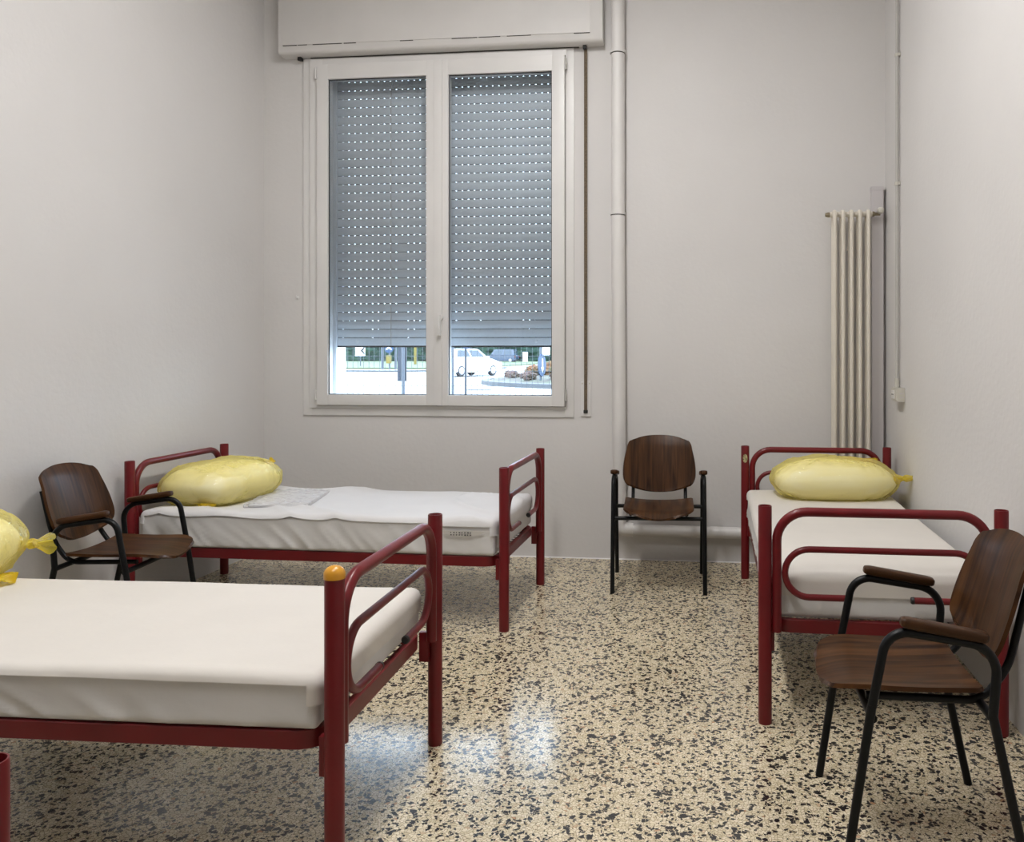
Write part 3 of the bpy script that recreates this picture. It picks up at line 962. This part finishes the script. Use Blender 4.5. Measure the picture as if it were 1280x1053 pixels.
make_chair('dark plywood armchair standing against the back wall near the pipe', (-.305, 4.872), R(183))
make_chair('dark plywood armchair at front right turned sideways by the right bed', (.5675, 2.45), R(90))
make_chair('dark plywood armchair between the two left beds with its back to wall', (-2.672, 3.535), R(-83.3))

# ------------------------------------------------------------------ the street outside
GZ = .12
tag(obj('road', box(BM(), -90, 60, WY + .04, 150, GZ - .3, GZ), M['asphalt'], smooth=False), kind='structure')
b = BM()
prism(b, [(-70, 62), (-21.3, 62), (-19, 66), (-19, 96), (-70, 96)], 'Z', GZ - .1, GZ + .10)
prism(b, [(-69.9, 96), (20, 96.0), (20, 140), (-69.9, 140)], 'Z', GZ - .1, GZ + .11)
tag(obj('verge', b, M['grass'], smooth=False), kind='structure')
tag(obj('kerb', tube(BM(), fillet([(-60, 53.5, GZ + .04), (-24.5, 52.8, GZ + .04), (-19.0, 52.0, GZ + .04), (-16.5, 66, GZ + .04)], 4, 8), .1, prof=[(-.10, -.08), (.10, -.08), (.10, .06), (-.10, .06)]), M['kerb'], smooth=False),
    'pale stone kerb along the grass verge across the road', 'kerb')
# planted roundabout island
isl = tag(empty('traffic_island', (-2.4, 34.6, GZ)), 'round planted traffic island with grey kerb and leaf litter', 'island')
b = BM(); lathe(b, [(7.05, -.05), (7.05, .15), (6.85, .17), (6.72, .17), (6.72, 0)], 72); obj('kerb', b, M['kerb'], isl)
b = BM(); lathe(b, [(6.75, 0), (6.73, .14), (6.0, .26), (3.6, .40), (0, .45)], 48)
for v in b.verts: v.co.z += .05 * noise.noise(v.co * 1.7)
obj('planting_bed', b, M['soil'], isl)
def shrub(x, y, z, r, m, seed, label, name='garden_shrub', group='shrubs on the traffic island'):
    t = tag(empty(name, (x, y, z)), label, 'shrub', group)
    b = BM(); bmesh.ops.create_icosphere(b, subdivisions=4, radius=r)
    for v in b.verts:
        n = v.co.normalized()
        v.co += n * (r * .35 * noise.noise(n * 3 + Vector((seed, 0, 0))) + r * .22 * noise.noise(n * 9 + Vector((0, seed, 0))))
        v.co.z = v.co.z * .8 + r * .72
    obj('foliage', b, m, t)
    obj('stem', tube(BM(), [(0, 0, -.05), (0, 0, r * .6)], .04, 6), M['bark'], t)
shrub(-7.2, 33.4, GZ + .24, .32, M['autumn'], 2, 'orange leaved shrub on the left of the traffic island')
shrub(-6.4, 33.0, GZ + .29, .40, M['autumn'], 5, 'orange and pink leaved shrub behind the round sign on the island')
shrub(-5.3, 33.6, GZ + .34, .45, M['autumn'], 9, 'rusty shrub at the right end of the traffic island')
for k, (x_, y_, r_) in enumerate(((-8.25, 33.6, .24), (-7.75, 32.2, .30), (-7.05, 31.2, .26), (-6.65, 30.2, .30), (-5.60, 29.9, .28), (-8.6, 34.9, .22))):
    shrub(x_, y_, GZ + .17 + .01 * k, r_ * .78, M['pinkleaf'], 20 + k * 3, ('low pinkish ground cover plant at the left tip of the traffic island', 'low pinkish plant behind the island kerb, second from the tip', 'low pinkish plant in the middle of the island kerb', 'low pinkish plant right of the middle of the island kerb', 'low pinkish plant beside the grey island post', 'small pinkish plant at the far side of the island tip')[k])
# wire fence in front of the building
fe = tag(empty('wire_fence', (0, 12, GZ)), 'thin grey welded wire fence in front of the street', 'fence')
b = BM()
for k in range(100):
    x = -7.5 + k * .083; box(b, x - .0025, x + .0025, -.0025, .0025, .05, 1.75)
for z in (.08, .30, .52, .74, .96, 1.18, 1.40, 1.62, 1.74): box(b, -7.5, .8, .002, .006, z - .003, z + .003)
tag(obj('wire_mesh', b, M['wire'], fe, smooth=False), kind='stuff')
for x in (-6.6, -3.815, -1.0):
    b = BM(); lathe(b, [(0, 0), (.024, 0), (.024, 1.8), (.018, 1.82), (0, 1.82)], 12, (x, .03, 0)); obj('fence_post', b, M['galv'], fe)

def pole(bm, r, h, x=0, y=0, z=0): return lathe(bm, [(0, z), (r, z), (r, z + h), (0, z + h)], 12, (x, y, 0))
def disc(bm, r, x, y, z, th=.02): return lathe(bm, [(0, -th / 2), (r, -th / 2), (r, th / 2), (0, th / 2)], 28, (x, y, z), 'Y')

t = tag(empty('street_pole', (-5.32, 14, GZ)), 'pale pole carrying a tall dark panel seen through left pane', 'pole')
obj('pole', pole(BM(), .028, 3.2), M['galv'], t)
obj('panel', box(BM(), -.118, .042, .03, .06, .735, 2.2, .008), M['darkgalv'], t)
t = tag(empty('blue_sign', (-3.68, 12.25, GZ)), 'blue round sign on a dark pole seen through right pane', 'sign')
obj('pole', pole(BM(), .017, 1.75), M['darkgalv'], t)
obj('disc', disc(BM(), .11, .02, -.03, 1.40), M['signblue'], t)
t = tag(empty('chevron_sign', (-30.7, 70.5, GZ + .1)), 'white road sign with black arrow pointing left on the verge', 'sign')
obj('pole', pole(BM(), .05, 1.0), M['galv'], t)
obj('board', box(BM(), -.45, .45, -.08, -.05, .85, 1.85, .01), M['signwhite'], t)
b = BM(); prism(b, [(.42, 1.72), (.02, 1.35), (.42, .98), (.42, 1.14), (.24, 1.35), (.42, 1.56)], 'Y', -.10, -.081); b2 = b
obj('arrow', b2, M['signblack'], t, smooth=False)
t = tag(empty('roundabout_sign', (-24.2, 60.8, GZ)), 'round blue sign over a yellow box on the verge', 'sign')
obj('pole', pole(BM(), .10, 3.2, -.62, .2), M['galv'], t)
obj('pole', pole(BM(), .09, 3.2, .42, .2), M['galv'], t)
obj('pole', pole(BM(), .05, 2.0, 0, 0), M['galv'], t)
obj('disc', disc(BM(), .36, 0, -.08, 1.60), M['signblue'], t)
b = BM(); prism(b, [(-.24, 1.50), (0, 1.80), (.24, 1.50), (.10, 1.50), (0, 1.62), (-.10, 1.50)], 'Y', -.115, -.092); obj('emblem', b, M['signwhite'], t, smooth=False)
obj('yellow_box', box(BM(), -.20, .20, -.16, -.06, .45, 1.06, .03), M['signyellow'], t)
t = tag(empty('yellow_pole', (-29.4, 80.6, GZ)), 'thick yellow pole on the verge seen through left pane', 'pole')
obj('shaft', pole(BM(), .13, 3.2), M['signyellow'], t)
obj('collar', pole(BM(), .17, .12, 0, 0, 0), M['kerb'], t)
t = tag(empty('bollard', (-23.6, 104.5, GZ + .1)), 'white square bollard beside the dark car', 'bollard')
obj('body', box(BM(), -.30, .30, -.15, .15, 0, 1.25, .03), M['signwhite'], t)
obj('cap', box(BM(), -.32, .32, -.17, .17, 1.25, 1.33, .02), M['galv'], t)
t = tag(empty('island_sign', (-6.14, 29.70, GZ + .17)), 'grey post with blue arrow disc on the traffic island', 'sign')
obj('pole', pole(BM(), .045, 2.6), M['galv'], t)
d = obj('disc', disc(BM(), .40, 0, 0, .62, .03), M['signblue'], t); d.location = (.06, -.07, 0); d.rotation_euler = (0, 0, R(81))
b = BM(); prism(b, [(-.05, .85), (.05, .85), (.05, .55), (.14, .55), (0, .36), (-.14, .55), (-.05, .55)], 'Y', -.03, -.0155); a_ = obj('arrow', b, M['signwhite'], t, smooth=False); a_.location = (.06, -.07, 0); a_.rotation_euler = (0, 0, R(81))
obj('plate', box(BM(), .06, .34, -.02, .02, .98, 1.6, .01), M['signwhite'], t)
t = tag(empty('drain_channel', (-7.58, 26.8, GZ)), 'dark drain channel lying flat on the pale road', 'drain')
obj('frame', box(BM(), -.42, .42, -.10, .10, -.02, .02, .004), M['darkgalv'], t)
b = BM()
for k in range(12): box(b, -.38 + k * .065, -.36 + k * .065, -.08, .08, .02, .028)
tag(obj('grate', b, M['dark'], t, smooth=False), kind='stuff')

def make_car(name, label, loc, rz, paint, L=3.9, Wd=1.68, Hh=1.46, kind=0):
    """local: forward = +X"""
    t = tag(empty(name, (*loc, GZ), rz), label, 'car')
    h = L / 2
    low = [(-h, .42), (-h + .02, .30), (-h + .25, .22), (h - .25, .22), (h, .32), (h, .62), (h - .12, .74), (h - .85, .92), (h - 1.05, .96), (-h + .15, 1.0), (-h + .02, .85)]
    b = BM(); prism(b, low, 'Y', -Wd / 2, Wd / 2)
    bmesh.ops.bevel(b, geom=b.edges[:], offset=.05, segments=2, affect='EDGES')
    body = obj('body', b, paint, t)
    x0, x1 = -h + .12, h - 1.0
    r0, r1 = (-h + .42, h - 1.72) if kind == 0 else (-h + .25, h - 1.55)
    b = BM()
    wl, wr_ = Wd / 2 - .06, Wd / 2 - .20
    zb, zt = .95, Hh
    lo = [b.verts.new(p) for p in ((x0, -wl, zb), (x1, -wl, zb), (x1, wl, zb), (x0, wl, zb))]
    hi = [b.verts.new(p) for p in ((r0, -wr_, zt), (r1, -wr_, zt), (r1, wr_, zt), (r0, wr_, zt))]
    b.faces.new(lo[::-1]); b.faces.new(hi)
    for k in range(4): b.faces.new((lo[k], lo[(k + 1) % 4], hi[(k + 1) % 4], hi[k]))
    bmesh.ops.bevel(b, geom=b.edges[:], offset=.06, segments=2, affect='EDGES')
    obj('roof', b, paint, body)
    def lerp(p, q, u): return tuple(a + (c - a) * u for a, c in zip(p, q))
    def pane(nm_, A, B_, Cc, D, off):
        b = BM(); O = Vector(off)
        v = [b.verts.new(Vector(p) + O) for p in (A, B_, Cc, D)] + [b.verts.new(Vector(p) + O * .2) for p in (A, B_, Cc, D)]
        b.faces.new(v[:4]); b.faces.new(v[4:][::-1])
        for k in range(4): b.faces.new((v[k], v[(k + 1) % 4], v[4 + (k + 1) % 4], v[4 + k]))
        obj(nm_, b, M['carglass'], body, smooth=False)
    def side(u, w, s):
        p = lerp((x0, s * wl, zb), (x1, s * wl, zb), u); q = lerp((r0, s * wr_, zt), (r1, s * wr_, zt), u)
        return lerp(p, q, w)
    for s in (-1, 1):
        for u0, u1 in ((.10, .48), (.53, .90)):
            pane('side_window', side(u0, .18, s), side(u1, .18, s), side(u1, .84, s), side(u0, .84, s), (0, s * .012, .004))
    def endp(xa, xb, v, w): return lerp((xa, v * wl, zb), (xb, v * wr_, zt), w)
    pane('windscreen', endp(x1, r1, -.86, .14), endp(x1, r1, .86, .14), endp(x1, r1, .86, .88), endp(x1, r1, -.86, .88), (.014, 0, .01))
    pane('rear_window', endp(x0, r0, -.84, .2), endp(x0, r0, .84, .2), endp(x0, r0, .84, .86), endp(x0, r0, -.84, .86), (-.014, 0, .008))
    for wx in (-h + .68, h - .76):
        for s in (-1, 1):
            b = BM(); lathe(b, [(0, -.09), (.25, -.10), (.30, -.07), (.31, 0), (.30, .07), (.25, .10), (0, .09)], 24, (wx, s * (Wd / 2 - .09), .31), 'Y')
            w = obj('wheel', b, M['tyre'], t)
            b = BM(); lathe(b, [(0, s * .118), (.10, s * .114), (.19, s * .106), (.20, s * .09)], 16, (wx, s * (Wd / 2 - .09), .31), 'Y'); obj('hubcap', b, M['hub'], w)
    for s in (-1, 1):
        obj('tail_light', box(BM(), -h - .012, -h + .12, s * (Wd / 2 - .12) - .13, s * (Wd / 2 - .12) + .13, .66, .90, .02), M['taillight'], body)
        obj('headlight', box(BM(), h - .22, h - .02, s * (Wd / 2 - .17) - .14, s * (Wd / 2 - .17) + .14, .60, .74, .02), M['headlight'], body)
        obj('mirror', box(BM(), x1 - .30, x1 - .20, s * (Wd / 2 + .05) - .08, s * (Wd / 2 + .05) + .08, .95, 1.08, .02), paint, body)
    obj('bumper', box(BM(), -h - .03, -h + .2, -Wd / 2 + .1, Wd / 2 - .1, .26, .40, .02), M['dark'], body)
    return t
make_car('white_car', 'white hatchback seen from behind on the road', (-13.0, 43.4), R(64), M['carwhite'])
make_car('dark_car', 'dark blue people carrier parked beyond the road', (-27.2, 106.2), R(176), M['carblue'], 4.4, 1.75, 1.72, 1)

# trees behind the street, each with crown and trunk
def tree(x, y, h, r, seed, label):
    t = tag(empty('street_tree', (x, y, GZ)), label, 'tree', 'trees behind the street')
    obj('trunk', tube(BM(), [(0, 0, 0), (.05, 0, h * .4), (0, .05, h * .75)], .22, 8), M['bark'], t)
    b = BM()
    bmesh.ops.create_icosphere(b, subdivisions=4, radius=1)
    for v in b.verts:
        n = v.co.normalized()
        k = 1 + .35 * noise.noise(n * 2.5 + Vector((seed, 0, 0))) + .22 * noise.noise(n * 7 + Vector((0, seed, 0)))
        v.co = Vector((n.x * r * k, n.y * r * .7 * k, h * .53 + n.z * h * .50 * k))
    obj('crown', b, M['leaf'], t)
t = tag(empty('hedge', (-36, 114, GZ)), 'long dark green hedge behind the verge across the street', 'hedge')
b = rbox(40, 1.1, 0, 3.2, .5, 220, 10, 16, lambda p, n: p + n * (.45 * noise.noise(p * 1.3) + .3 * noise.noise(p * 3.1)))
obj('foliage', b, M['leaf'], t)
rnd = random.Random(12)
for k in range(19):
    lab = 'dark green tree behind the verge, seen low through the window gap'
    tree(-64 + k * 2.9 + rnd.uniform(-.3, .3), 119 + 6 * (k % 2) + rnd.uniform(-.5, .5), rnd.uniform(5.5, 7.5), rnd.uniform(1.9, 2.2), k * 3.3, lab)
